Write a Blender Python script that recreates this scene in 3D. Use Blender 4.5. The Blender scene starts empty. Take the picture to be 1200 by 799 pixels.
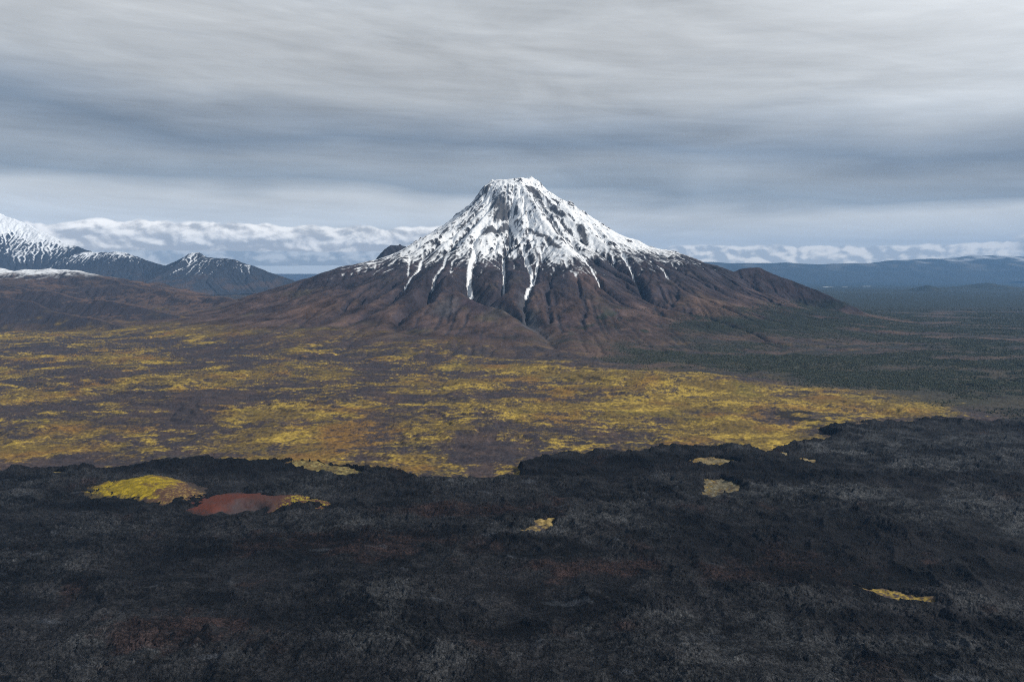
import bpy, math
import numpy as np

S = bpy.context.scene
R = math.radians
# ------------------------------------------------------------------ camera
CAM_Z = 620.0
cam = bpy.data.cameras.new("camera")
cam.lens = 24.0
cam.sensor_width = 36.0
cam.clip_start = 1.0
cam.clip_end = 400000.0
camo = bpy.data.objects.new("camera", cam)
S.collection.objects.link(camo)
camo.location = (0, 0, CAM_Z)
camo.rotation_euler = (R(90) - math.atan(87.5 / 800), 0, 0)
S.camera = camo
# ------------------------------------------------------------------ light
SUN_AZ = R(101)      # clockwise from +Y (the view direction): sun on the right
SUN_EL = R(38)
sun = bpy.data.lights.new("sun", 'SUN')
sun.energy = 3.9
sun.angle = R(3)
sun.color = (1.0, 0.95, 0.87)
suno = bpy.data.objects.new("sun", sun)
S.collection.objects.link(suno)
suno.rotation_euler = (R(90) - SUN_EL, 0, -SUN_AZ + math.pi)
S.view_settings.view_transform = 'Standard'
S.view_settings.look = 'None'
S.view_settings.exposure = 0.0
S.view_settings.gamma = 1.0
S.cycles.max_bounces = 4
S.cycles.diffuse_bounces = 2
S.cycles.glossy_bounces = 1
S.cycles.volume_bounces = 1
S.cycles.pixel_filter_type = 'BLACKMAN_HARRIS'
S.cycles.filter_width = 1.05
S.cycles.use_denoising = False
S.cycles.denoiser = 'OPENIMAGEDENOISE'
S.cycles.denoising_input_passes = 'RGB_ALBEDO_NORMAL'
S.cycles.denoising_prefilter = 'ACCURATE'
HAZE_DENSITY = 1.55e-5


# ------------------------------------------------------------------ node helper
class N:
    def __init__(self, tree):
        self.t = tree
        tree.nodes.clear()

    def new(self, kind, **kw):
        n = self.t.nodes.new(kind)
        for k, v in kw.items():
            setattr(n, k, v)
        return n

    def put(self, sock, v):
        if isinstance(v, bpy.types.NodeSocket):
            self.t.links.new(v, sock)
        elif v is not None:
            sock.default_value = v

    def m(self, op, a, b=None, c=None):
        n = self.new('ShaderNodeMath', operation=op)
        for i, v in enumerate((a, b, c)):
            self.put(n.inputs[i], v)
        return n.outputs[0]

    def vec(self, x, y, z):
        n = self.new('ShaderNodeCombineXYZ')
        for i, v in enumerate((x, y, z)):
            self.put(n.inputs[i], v)
        return n.outputs[0]

    def noise(self, v, scale, detail=4, rough=0.5, dist=0.0, dims='3D'):
        n = self.new('ShaderNodeTexNoise', noise_dimensions=dims)
        self.put(n.inputs['Vector'], v)
        n.inputs['Scale'].default_value = scale
        n.inputs['Detail'].default_value = detail
        n.inputs['Roughness'].default_value = rough
        n.inputs['Distortion'].default_value = dist
        return n.outputs[0]

    def ss(self, v, a, b, lo=0.0, hi=1.0):
        n = self.new('ShaderNodeMapRange', interpolation_type='SMOOTHSTEP')
        self.put(n.inputs[0], v)
        n.inputs[1].default_value, n.inputs[2].default_value = a, b
        n.inputs[3].default_value, n.inputs[4].default_value = lo, hi
        return n.outputs[0]

    def mix(self, f, a, b):
        n = self.new('ShaderNodeMix', data_type='RGBA')
        self.put(n.inputs[0], f)
        self.put(n.inputs[6], a)
        self.put(n.inputs[7], b)
        return n.outputs[2]

    def ramp(self, f, stops):
        n = self.new('ShaderNodeValToRGB')
        self.put(n.inputs[0], f)
        e = n.color_ramp.elements
        while len(e) < len(stops):
            e.new(0.5)
        for k, (p, c) in enumerate(stops):
            e[k].position = p
            e[k].color = c
        return n.outputs[0]


def srgb(r, g, b):
    f = lambda c: (c / 255 / 12.92) if c / 255 <= 0.04045 else ((c / 255 + 0.055) / 1.055) ** 2.4
    return (f(r), f(g), f(b), 1.0)


# ------------------------------------------------------------------ sky
W = bpy.data.worlds.new("World")
S.world = W
W.use_nodes = True
n = N(W.node_tree)
out = n.new('ShaderNodeOutputWorld')
sky = n.new('ShaderNodeTexSky', sky_type='NISHITA', sun_disc=False)
sky.sun_elevation = SUN_EL
sky.sun_rotation = SUN_AZ
sky.altitude = 1200
bg_sky = n.new('ShaderNodeBackground')
n.put(bg_sky.inputs[0], sky.outputs[0])
bg_sky.inputs[1].default_value = 0.07
d = n.new('ShaderNodeTexCoord').outputs['Generated']
sep = n.new('ShaderNodeSeparateXYZ')
n.put(sep.inputs[0], d)
dx, dy, dz = sep.outputs
el = n.m('ARCSINE', dz)                       # elevation, radians
az = n.m('ARCTAN2', dx, dy)                   # azimuth from +Y, radians
# high layered cloud: bands that follow elevation, warped and tilted
warp = n.noise(n.vec(n.m('MULTIPLY', az, 1.3), n.m('MULTIPLY', el, 5.0), 3.0), 1.0, 3, 0.5)
warp2 = n.noise(n.vec(n.m('MULTIPLY', az, 3.5), n.m('MULTIPLY', el, 22.0), 8.0), 1.0, 4, 0.55)
v = n.m('ADD', el, n.m('MULTIPLY', az, 0.035))
v = n.m('ADD', v, n.m('MULTIPLY', n.m('SUBTRACT', warp, 0.5), 0.16))
v = n.m('ADD', v, n.m('MULTIPLY', n.m('SUBTRACT', warp2, 0.5), 0.035))
BAND = [(0.0, (0.86, 0.92, 0.98, 1)), (0.045, (0.72, 0.77, 0.82, 1)), (0.080, (0.70, 0.73, 0.75, 1)),
        (0.105, srgb(154, 166, 178)), (0.135, srgb(166, 174, 182)), (0.165, srgb(136, 149, 164)), (0.195, srgb(160, 168, 177)),
        (0.235, srgb(188, 192, 195)), (0.30, srgb(200, 203, 205)), (0.38, srgb(194, 198, 201)), (0.55, srgb(140, 147, 155)), (0.9, srgb(114, 122, 132))]
band = n.ramp(v, BAND)
# fine streaks, nearly horizontal, and broad soft patches (cloud plane seen in perspective)
zc = n.m('MAXIMUM', dz, 0.03)
pu, pv = n.m('DIVIDE', dx, zc), n.m('DIVIDE', dy, zc)
st = n.noise(n.vec(n.m('MULTIPLY', n.m('ADD', az, n.m('MULTIPLY', el, 1.2)), 5.0), n.m('MULTIPLY', n.m('ADD', el, n.m('MULTIPLY', az, 0.05)), 75.0), 1.0), 1.0, 6, 0.6, 0.4)
pl = n.noise(n.vec(n.m('MULTIPLY', pu, 0.16), n.m('MULTIPLY', n.m('ADD', pv, n.m('MULTIPLY', pu, 0.25)), 0.62), 4.0), 1.0, 6, 0.55, 0.5)
pf = n.noise(n.vec(n.m('MULTIPLY', pu, 1.1), n.m('MULTIPLY', n.m('ADD', pv, n.m('MULTIPLY', pu, -0.2)), 2.8), 6.0), 1.0, 8, 0.62, 0.9)
gain = n.m('ADD', 1.0, n.m('MULTIPLY', n.m('SUBTRACT', st, 0.5), 0.26))
broad = n.noise(n.vec(n.m('MULTIPLY', n.m('ADD', az, n.m('MULTIPLY', el, -0.8)), 2.6), n.m('MULTIPLY', n.m('ADD', el, n.m('MULTIPLY', az, 0.10)), 13.0), 31.0), 1.0, 5, 0.6, 0.6)
gain = n.m('ADD', gain, n.m('MULTIPLY', n.m('SUBTRACT', broad, 0.5), 0.80))
loft = n.ss(el, 0.07, 0.22)
gain = n.m('ADD', gain, n.m('MULTIPLY', n.m('MULTIPLY', n.m('SUBTRACT', pl, 0.5), loft), 0.75))
gain = n.m('ADD', gain, n.m('MULTIPLY', n.m('MULTIPLY', n.m('SUBTRACT', pf, 0.5), loft), 0.40))
right = n.m('MULTIPLY', n.ss(az, 0.1, 0.75), n.m('MULTIPLY', n.ss(el, 0.12, 0.2), n.ss(el, 0.42, 0.3)))
gain = n.m('ADD', gain, n.m('MULTIPLY', right, 0.42))
vm = n.new('ShaderNodeVectorMath', operation='SCALE')
n.put(vm.inputs[0], band)
n.put(vm.inputs['Scale'], gain)
high = vm.outputs[0]
# low cumulus banks along the horizon
wob = n.noise(n.vec(n.m('MULTIPLY', az, 9.0), 5.0, 0.0), 1.0, 3, 0.55)


def cumulus(prev, base, top, a0, a1, fade, sx, seed, dark, light, amount=1.0):
    """a bank of heaped cloud between two elevations over a range of azimuth"""
    p = n.vec(n.m('MULTIPLY', az, sx), n.m('MULTIPLY', el, sx * 1.7), seed)
    pu_ = n.vec(n.m('MULTIPLY', n.m('ADD', az, 0.005), sx), n.m('MULTIPLY', n.m('ADD', el, 0.0045), sx * 1.7), seed)
    f1 = n.noise(p, 1.0, 7, 0.50, 0.2)
    f2 = n.noise(pu_, 1.0, 7, 0.50, 0.2)
    t = n.m('ADD', top, n.m('MULTIPLY', n.m('SUBTRACT', wob, 0.5), (top - base) * 1.1))
    h = n.m('DIVIDE', n.m('SUBTRACT', el, base), n.m('SUBTRACT', t, base))   # 0 base .. 1 top
    shape = n.m('MULTIPLY', n.ss(h, -0.12, 0.12), n.m('SUBTRACT', 1.0, n.m('POWER', n.m('MAXIMUM', h, 0.0), 2.0)))
    rng = n.m('MULTIPLY', n.ss(az, a0, a0 + fade), n.ss(az, a1, a1 - fade))
    den = n.m('ADD', n.m('SUBTRACT', f1, 0.57), n.m('MULTIPLY', n.m('MULTIPLY', shape, rng), 0.72))
    a = n.m('MULTIPLY', n.m('MULTIPLY', n.ss(den, 0.0, 0.11), n.ss(n.m('MULTIPLY', shape, rng), 0.05, 0.3)), amount)
    lit = n.m('ADD', n.m('MULTIPLY', n.m('SUBTRACT', f1, f2), 5.0), n.m('ADD', 0.18, n.m('MULTIPLY', h, 0.55)))
    col = n.mix(n.ss(lit, 0.0, 1.0), dark, light)
    return n.mix(a, prev, col)


c = high
c = n.mix(n.ss(el, 0.055, 0.0, 0.0, 0.75), c, (0.72, 0.80, 0.88, 1))
c = cumulus(c, 0.002, 0.030, -0.80, 0.0, 0.1, 26.0, 2.0, (0.42, 0.48, 0.55, 1), (0.85, 0.89, 0.93, 1), 0.9)
c = cumulus(c, 0.022, 0.060, -0.66, -0.02, 0.08, 21.0, 11.0, (0.66, 0.67, 0.69, 1), (1.5, 1.46, 1.40, 1))
c = cumulus(c, 0.003, 0.030, 0.10, 1.2, 0.06, 30.0, 7.0, (0.66, 0.71, 0.77, 1), (1.3, 1.27, 1.22, 1), 1.0)
c = cumulus(c, 0.016, 0.050, 0.60, 1.4, 0.12, 16.0, 21.0, (0.52, 0.55, 0.58, 1), (1.2, 1.17, 1.12, 1))
bg = n.new('ShaderNodeBackground')
n.put(bg.inputs[0], c)
bg.inputs[1].default_value = 1.0
mx = n.new('ShaderNodeMixShader')
cover = n.ss(n.noise(n.vec(n.m('MULTIPLY', az, 2.0), n.m('MULTIPLY', el, 18.0), 14.0), 1.0, 4, 0.6), 0.25, 0.5, 0.86, 0.97)
n.put(mx.inputs[0], cover)
n.put(mx.inputs[1], bg_sky.outputs[0])
n.put(mx.inputs[2], bg.outputs[0])
n.put(out.inputs[0], mx.outputs[0])

# ------------------------------------------------------------------ numpy noise
_rng = np.random.RandomState(7)
_perm = _rng.permutation(4096).astype(np.int32)
_ang = _rng.rand(4096) * 2 * np.pi
_gx, _gy = np.cos(_ang).astype(np.float32), np.sin(_ang).astype(np.float32)


def perlin(x, y, seed=0):
    x = np.asarray(x, np.float64) + 17.31 * seed + 500.0
    y = np.asarray(y, np.float64) + 9.77 * seed + 500.0
    xi, yi = np.floor(x).astype(np.int64), np.floor(y).astype(np.int64)
    xf, yf = (x - xi).astype(np.float32), (y - yi).astype(np.float32)
    u, w = xf * xf * xf * (xf * (xf * 6 - 15) + 10), yf * yf * yf * (yf * (yf * 6 - 15) + 10)

    def g(a, b, fx, fy):
        h = _perm[(_perm[a & 4095] + b + seed * 131) & 4095]
        return _gx[h] * fx + _gy[h] * fy
    n00, n10 = g(xi, yi, xf, yf), g(xi + 1, yi, xf - 1, yf)
    n01, n11 = g(xi, yi + 1, xf, yf - 1), g(xi + 1, yi + 1, xf - 1, yf - 1)
    a = n00 + u * (n10 - n00)
    b = n01 + u * (n11 - n01)
    return (a + w * (b - a)) * 1.5


def cells(x, y, size, seed=0):
    """nearest-point cells: distance to the cell's point (0..1) and a random value per cell"""
    x = np.asarray(x, np.float64) / size + 700 + seed * 3.7
    y = np.asarray(y, np.float64) / size + 700 + seed * 5.1
    xi, yi = np.floor(x).astype(np.int64), np.floor(y).astype(np.int64)
    bd = np.full(x.shape, 9.0, np.float32)
    bv = np.zeros(x.shape, np.float32)
    for a in (-1, 0, 1):
        for b in (-1, 0, 1):
            h = _perm[(_perm[(xi + a) & 4095] + yi + b + seed * 77) & 4095]
            h2 = _perm[(h + 1234) & 4095]
            d_ = (xi + a + h / 4096.0 - x) ** 2 + (yi + b + h2 / 4096.0 - y) ** 2
            m = d_ < bd
            bd = np.where(m, d_, bd).astype(np.float32)
            bv = np.where(m, _perm[(h2 + 55) & 4095] / 4096.0, bv).astype(np.float32)
    return np.sqrt(bd), bv


def fbm(x, y, wl, octs=5, seed=0, gain=0.5, ridged=False):
    s, a, t = 0.0, 1.0, 0.0
    for k in range(octs):
        v = perlin(x / wl, y / wl, seed + k * 3)
        if ridged:
            v = 1.0 - 2.0 * np.abs(v)
        s = s + a * v
        t += a
        a *= gain
        wl *= 0.5
    return s / t


def sst(a, b, v):
    t = np.clip((v - a) / (b - a), 0, 1)
    return t * t * (3 - 2 * t)


def lerp(a, b, t):
    return a + (b - a) * t


def cmix(col, c2, t):
    return col + (np.array(c2, np.float32) - col) * t[..., None]


def seg_dist(x, y, pts):
    """distance to a polyline and the parameter (index + fraction) of the nearest point"""
    best = np.full(np.shape(x), 1e12)
    par = np.zeros(np.shape(x))
    for k in range(len(pts) - 1):
        ax, ay = pts[k][:2]
        bx, by = pts[k + 1][:2]
        vx, vy = bx - ax, by - ay
        t = np.clip(((x - ax) * vx + (y - ay) * vy) / (vx * vx + vy * vy), 0, 1)
        dd = (x - ax - t * vx) ** 2 + (y - ay - t * vy) ** 2
        m = dd < best
        best = np.where(m, dd, best)
        par = np.where(m, k + t, par)
    return np.sqrt(best), par


def poly_sd(x, y, pts):
    """signed distance to a closed polygon, positive inside"""
    d, _ = seg_dist(x, y, list(pts) + [pts[0]])
    ins = np.zeros(np.shape(x), bool)
    n_ = len(pts)
    for k in range(n_):
        ax, ay = pts[k]
        bx, by = pts[(k + 1) % n_]
        if ay == by:
            continue
        c_ = ((ay > y) != (by > y)) & (x < (bx - ax) * (y - ay) / (by - ay) + ax)
        ins ^= c_
    return np.where(ins, d, -d)


# ------------------------------------------------------------------ mesh + materials
def grid_object(name, X, Y, Z, col, mat, keep=None, label=None, cat=None, kind='structure', group=None):
    ny, nx = X.shape
    idx = np.arange(ny * nx).reshape(ny, nx)
    q = np.stack([idx[:-1, :-1], idx[:-1, 1:], idx[1:, 1:], idx[1:, :-1]], -1).reshape(-1, 4)
    if keep is not None:
        q = q[keep[:-1, :-1].reshape(-1)]
    co = np.stack([X, Y, Z], -1).reshape(-1, 3).astype(np.float32)
    col = col.reshape(-1, 3)
    if keep is not None:
        used = np.zeros(len(co), bool)
        used[q.ravel()] = True
        remap = np.cumsum(used) - 1
        q = remap[q]
        co, col = co[used], col[used]
    return raw_object(name, co, q, col, mat, label, cat, kind, group)


def raw_object(name, co, q, col, mat, label=None, cat=None, kind=None, group=None, smooth=True):
    me = bpy.data.meshes.new(name)
    k = q.shape[1]
    me.vertices.add(len(co))
    me.vertices.foreach_set("co", np.ascontiguousarray(co, np.float32).ravel())
    me.loops.add(len(q) * k)
    me.loops.foreach_set("vertex_index", q.astype(np.int32).ravel())
    me.polygons.add(len(q))
    me.polygons.foreach_set("loop_start", np.arange(0, len(q) * k, k, dtype=np.int32))
    me.polygons.foreach_set("use_smooth", np.full(len(q), smooth))
    me.update(calc_edges=True)
    if col is not None:
        a = me.attributes.new("tint", 'FLOAT_COLOR', 'POINT')
        a.data.foreach_set("color", np.concatenate([col, np.ones((len(col), 1))], 1).astype(np.float32).ravel())
    me.materials.append(mat)
    o = bpy.data.objects.new(name, me)
    S.collection.objects.link(o)
    if kind:
        o['kind'] = kind
    if label:
        o['label'] = label
    if cat:
        o['category'] = cat
    if group:
        o['group'] = group
    return o


def terrain_mat(name, scale, amt, bump_scale=None, bump=0.3, bump_dist=1.0, rough=0.95, spec=0.15):
    mt = bpy.data.materials.new(name)
    mt.use_nodes = True
    k = N(mt.node_tree)
    o = k.new('ShaderNodeOutputMaterial')
    b = k.new('ShaderNodeBsdfPrincipled')
    b.inputs['Roughness'].default_value = rough
    b.inputs['Specular IOR Level'].default_value = spec
    at = k.new('ShaderNodeAttribute', attribute_name="tint").outputs['Color']
    pos = k.new('ShaderNodeTexCoord').outputs['Object']
    f = k.noise(pos, 1.0 / scale, 5, 0.65)
    g = k.m('ADD', 1.0, k.m('MULTIPLY', k.m('SUBTRACT', f, 0.5), amt))
    sc = k.new('ShaderNodeVectorMath', operation='SCALE')
    k.put(sc.inputs[0], at)
    k.put(sc.inputs['Scale'], g)
    k.put(b.inputs['Base Color'], sc.outputs[0])
    if bump_scale:
        bn = k.new('ShaderNodeBump')
        bn.inputs['Strength'].default_value = bump
        bn.inputs['Distance'].default_value = bump_dist
        k.put(bn.inputs['Height'], k.noise(pos, 1.0 / bump_scale, 5, 0.65))
        k.put(b.inputs['Normal'], bn.outputs[0])
    k.put(o.inputs[0], b.outputs[0])
    return mt


M_ROCK = terrain_mat("mountain_rock", 24, 0.9, 25, 0.7, 12)
M_FAR = terrain_mat("distant_slopes", 300, 0.4)
M_GROUND = terrain_mat("moss_and_scoria", 9, 0.9, 10, 0.5, 2.5)


def lava_mat():
    """clinker: angular blocks of two sizes with their own tone, and relief between them"""
    mt = bpy.data.materials.new("black_lava")
    mt.use_nodes = True
    k = N(mt.node_tree)
    o = k.new('ShaderNodeOutputMaterial')
    b = k.new('ShaderNodeBsdfPrincipled')
    b.inputs['Roughness'].default_value = 0.9
    b.inputs['Specular IOR Level'].default_value = 0.15
    at = k.new('ShaderNodeAttribute', attribute_name="tint").outputs['Color']
    pos = k.new('ShaderNodeTexCoord').outputs['Object']
    wob_n = k.new('ShaderNodeVectorMath', operation='ADD')
    k.put(wob_n.inputs[0], pos)
    ns = k.new('ShaderNodeTexNoise')
    k.put(ns.inputs['Vector'], pos)
    ns.inputs['Scale'].default_value = 0.5
    sc_ = k.new('ShaderNodeVectorMath', operation='SCALE')
    k.put(sc_.inputs[0], ns.outputs['Color'])
    sc_.inputs['Scale'].default_value = 2.2
    k.put(wob_n.inputs[1], sc_.outputs[0])
    gains, hs_ = None, None
    for size, ga, ha in ((5.5, 0.9, 1.0), (2.6, 1.0, 0.6)):
        vo = k.new('ShaderNodeTexVoronoi')
        k.put(vo.inputs['Vector'], wob_n.outputs[0])
        vo.inputs['Scale'].default_value = 1.0 / size
        sp = k.new('ShaderNodeSeparateColor')
        k.put(sp.inputs[0], vo.outputs['Color'])
        g_ = k.m('MULTIPLY', k.m('SUBTRACT', sp.outputs[0], 0.5), ga)
        h_ = k.m('MULTIPLY', k.m('ADD', k.m('SUBTRACT', 1.0, vo.outputs['Distance']), sp.outputs[1]), ha)
        gains = g_ if gains is None else k.m('ADD', gains, g_)
        hs_ = h_ if hs_ is None else k.m('ADD', hs_, h_)
    g = k.m('MAXIMUM', k.m('ADD', 1.0, gains), 0.15)
    sc = k.new('ShaderNodeVectorMath', operation='SCALE')
    k.put(sc.inputs[0], at)
    k.put(sc.inputs['Scale'], g)
    k.put(b.inputs['Base Color'], sc.outputs[0])
    bn = k.new('ShaderNodeBump')
    bn.inputs['Strength'].default_value = 1.0
    bn.inputs['Distance'].default_value = 2.4
    k.put(bn.inputs['Height'], hs_)
    k.put(b.inputs['Normal'], bn.outputs[0])
    k.put(o.inputs[0], b.outputs[0])
    return mt


M_LAVA = lava_mat()
M_CONE = terrain_mat("cone_cinders", 3, 0.7, 3, 0.5, 0.8)

# ------------------------------------------------------------------ haze
def haze_box(x0, x1, y0, y1, z0, z1):
    co = np.array([(x, y, z) for z in (z0, z1) for y in (y0, y1) for x in (x0, x1)], float)
    q = np.array([(0, 2, 3, 1), (4, 5, 7, 6), (0, 1, 5, 4), (2, 6, 7, 3), (0, 4, 6, 2), (1, 3, 7, 5)])
    mt = bpy.data.materials.new("haze_air")
    mt.use_nodes = True
    k = N(mt.node_tree)
    o = k.new('ShaderNodeOutputMaterial')
    v_ = k.new('ShaderNodeVolumePrincipled')
    v_.inputs['Color'].default_value = (0.25, 0.50, 0.88, 1)
    v_.inputs['Density'].default_value = HAZE_DENSITY
    v_.inputs['Anisotropy'].default_value = 0.0
    k.put(o.inputs['Volume'], v_.outputs[0])
    ob = raw_object("haze", co, q, None, mt, kind='stuff', smooth=False,
                    label="thin blue haze filling the air over the whole landscape")
    return ob


haze_box(-27000, 74000, -1500, 58500, -470, 2750)


# ------------------------------------------------------------------ erosion
def erode(z, dx, iters=20, K=0.02, m=0.5, diff=0.1, mask=None):
    """stream-power incision on a grid: carves branching gullies; returns heights and drainage"""
    ny, nx = z.shape
    n_ = ny * nx
    idx = np.arange(n_).reshape(ny, nx)
    offs = [(a, b) for a in (-1, 0, 1) for b in (-1, 0, 1) if (a, b) != (0, 0)]
    A = None
    for it in range(iters):
        best = np.zeros((ny, nx))
        rcv = idx.copy()
        for a, b in offs:
            zn = np.full((ny, nx), 1e9)
            ys, yd = slice(max(a, 0), ny + min(a, 0)), slice(max(-a, 0), ny + min(-a, 0))
            xs, xd = slice(max(b, 0), nx + min(b, 0)), slice(max(-b, 0), nx + min(-b, 0))
            zn[yd, xd] = z[ys, xs]
            s_ = (z - zn) / (dx * math.hypot(a, b))
            mm = s_ > best
            best = np.where(mm, s_, best)
            rcv = np.where(mm, idx + a * nx + b, rcv)
        r = rcv.ravel()
        dist = np.where(((r - idx.ravel()) % nx == 0) | (np.abs(r - idx.ravel()) == 1), dx, dx * 1.41421)
        order = np.argsort(z.ravel(), kind='stable').tolist()
        rl = r.tolist()
        acc = [1.0] * n_
        for i in reversed(order):
            j = rl[i]
            if j != i:
                acc[j] += acc[i]
        A = np.array(acc)
        f = (K * (A * dx * dx) ** m / dist).tolist()
        zz = z.ravel().tolist()
        for i in order:
            j = rl[i]
            if j != i:
                fi = f[i]
                zz[i] = (zz[i] + fi * zz[j]) / (1.0 + fi)
        z = np.array(zz).reshape(ny, nx)
        if diff:
            p = np.pad(z, 1, mode='edge')
            z = z + diff * (p[:-2, 1:-1] + p[2:, 1:-1] + p[1:-1, :-2] + p[1:-1, 2:] - 4 * z) * 0.5
    return z, A.reshape(ny, nx)


def bicubic(a, fy, fx):
    """Catmull-Rom lookup of a grid at fractional rows / columns"""
    def w4(t):
        return [-.5 * t + t * t - .5 * t ** 3, 1 - 2.5 * t * t + 1.5 * t ** 3, .5 * t + 2 * t * t - 1.5 * t ** 3, -.5 * t * t + .5 * t ** 3]
    iy, ix = np.floor(fy).astype(int), np.floor(fx).astype(int)
    wy, wx = w4(fy - iy), w4(fx - ix)
    out_ = 0
    for p in range(4):
        yy = np.clip(iy + p - 1, 0, a.shape[0] - 1)
        row = 0
        for q in range(4):
            row = row + wx[q] * a[yy, np.clip(ix + q - 1, 0, a.shape[1] - 1)]
        out_ = out_ + wy[p] * row
    return out_


def grad(Z, step):
    gy, gx = np.gradient(Z, step)
    return gx, gy, np.hypot(gx, gy)


def blur(a, k):
    for _ in range(k):
        p = np.pad(a, 1, mode='edge')
        a = (p[:-2, 1:-1] + p[2:, 1:-1] + p[1:-1, :-2] + p[1:-1, 2:] + 4 * a) / 8
    return a


def upsample(x0, y0, dx, z, acc, step, warp_amp):
    ny, nx = z.shape
    xs = np.arange(x0 + 2 * dx, x0 + (nx - 3) * dx, step)
    ys = np.arange(y0 + 2 * dx, y0 + (ny - 3) * dx, step)
    X, Y = np.meshgrid(xs, ys)
    wx = X + warp_amp * fbm(X, Y, 110, 2, 70)
    wy = Y + warp_amp * fbm(X, Y, 110, 2, 81)
    fx, fy = (wx - x0) / dx, (wy - y0) / dx
    Z = bicubic(z, fy, fx)
    L = bicubic(np.log(acc), fy, fx)
    return X, Y, Z, L


def forest_amount(x, y, z):
    """how densely the dwarf forest covers a point of ground (0..1)"""
    e = np.interp(y, [3000, 3300, 3854, 5329, 5980, 7314, 7900, 9000, 14000], [2100, 1750, 700, 750, 850, 1200, 1500, 1900, 1500])
    f = sst(-500, 900, x - e + 900 * fbm(x, y, 900, 5, 151, 0.65))
    f = f * sst(12500, 8500, y)
    f = f * (1 - 0.5 * sst(1.3, 0.6, np.abs(y - 5150 - 0.12 * x) / 260 + 1.6 * fbm(x * 0.6, y, 500, 4, 161)) * sst(3600, 2600, x))
    f = f * sst(230, 90, z + 80 * fbm(x, y, 400, 4, 155, 0.6))
    f = f * (0.30 + 0.70 * sst(-0.28, 0.02, fbm(x * 0.45, y, 620, 5, 163, 0.65)))
    return f * (0.15 + 0.85 * sst(-0.25, 0.1, fbm(x * 0.5, y, 260, 5, 157, 0.6) + 0.7 * (f - 0.5)))


# ------------------------------------------------------------------ plain
LAVA = [(-9000, 2100), (-3424, 2053), (-2340, 2026), (-1805, 2008), (-1528, 1982), (-1248, 1982), (-1159, 2053), (-992, 2109), (-842, 2071), (-725, 2118),
        (-524, 2044), (-382, 1982), (-253, 1909), (-164, 1901), (0, 1901), (20, 1949), (8, 2035), (90, 2128), (167, 2168), (278, 2168),
        (405, 2148), (498, 2252), (571, 2230), (711, 2230), (824, 2188), (941, 2241), (1043, 2331), (1172, 2390), (1130, 2420),
        (1150, 2500), (1250, 2560), (1421, 2574), (1559, 2603), (1700, 2708),
        (1785, 2603), (2023, 2647), (2789, 2739), (4611, 2788), (9000, 2800), (9000, -2000), (-9000, -2000)]
KIPUKAS = [[(-703, 2068), (-669, 2086), (-522, 2032), (-424, 1940), (-495, 1924), (-613, 1989)],
           [(-1363, 1948), (-1287, 1930), (-1311, 1908)],
           [(545, 2041), (621, 2105), (697, 2041), (647, 2015), (567, 2006)],
           [(517, 1791), (551, 1893), (604, 1908), (638, 1826), (598, 1784), (529, 1738)],
           [(23, 1506), (60, 1531), (57, 1562), (98, 1567), (96, 1536), (66, 1506)],
           [(658, 1246), (713, 1236), (774, 1190), (747, 1180), (688, 1215)],
           [(862, 2148), (888, 2148), (872, 2118)],
           [(914, 2096), (948, 2090), (924, 2062)],
           [(1112, 2800), (1199, 2902), (1226, 2800), (1158, 2690), (1116, 2721)]]
KIP_ALBEDO = [(0.14, 0.115, 0.045), (0.14, 0.115, 0.05), (0.12, 0.10, 0.06), (0.11, 0.10, 0.07), (0.22, 0.16, 0.06), (0.24, 0.17, 0.035),
              (0.24, 0.20, 0.12), (0.24, 0.20, 0.12), (0.40, 0.29, 0.05)]
MOSS = [(-12000, 6600), (-4798, 6400), (-3371, 6715), (-1715, 6206), (-970, 5509), (-242, 4805), (221, 4374), (574, 3948), (1199, 3793),
        (1623, 3370), (1708, 2920), (2102, 2780), (3318, 2660), (3318, 1500), (-12000, 1500)]


def lava_swell(x, y):
    """smooth part of the lava's thickness"""
    b1_ = fbm(x, y, 260, 4, 711, 0.55)
    b2_ = fbm(x + 40 * perlin(x / 160, y / 160, 2), y, 120, 4, 715, 0.6)
    p_ = np.clip(1 - np.abs(fbm(x, y, 190, 3, 741)) * 3.2, 0, 1) ** 2
    t = np.maximum(13 + 12 * b1_ + 7 * b2_ + 6.0 * p_, 7)
    t = t - 9 * sst(1.25, 0.8, np.hypot((x + 830) / 400, (y - 1760) / 150))
    return t, b1_, b2_, p_


def plain_height(x, y, fine=True):
    z = -400 * sst(9000, 42000, y) + 0 * x
    near = sst(9000, 5000, y)
    z = z + fbm(x, y, 1400, 3, 501) * 16 * near
    if fine:
        f1 = fbm(x + 60 * perlin(x / 300, y / 300, 3), y, 330, 4, 505, 0.55)
        z = z + f1 * 13 * near + 9 * near * fbm(x * 0.6, y, 110, 4, 507, 0.6, ridged=True)
        z = z + fbm(x, y, 60, 4, 511, 0.6, ridged=True) * 2.6 * near
        # scarps of old lava flows under the moss
        s_ = fbm(x, y, 520, 4, 515, 0.5)
        z = z + 8 * near * (sst(0.0, 0.08, s_) + sst(0.24, 0.30, s_)) * sst(-0.3, 0.2, perlin(x / 700, y / 700, 519))
    # yellow swelling in the middle distance on the right, brown cone beside the volcano foot
    z = z + 42 * np.exp(-(((x - 860) / 420) ** 2 + ((y - 3640) / 260) ** 2) ** 1.2)
    return z


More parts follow.
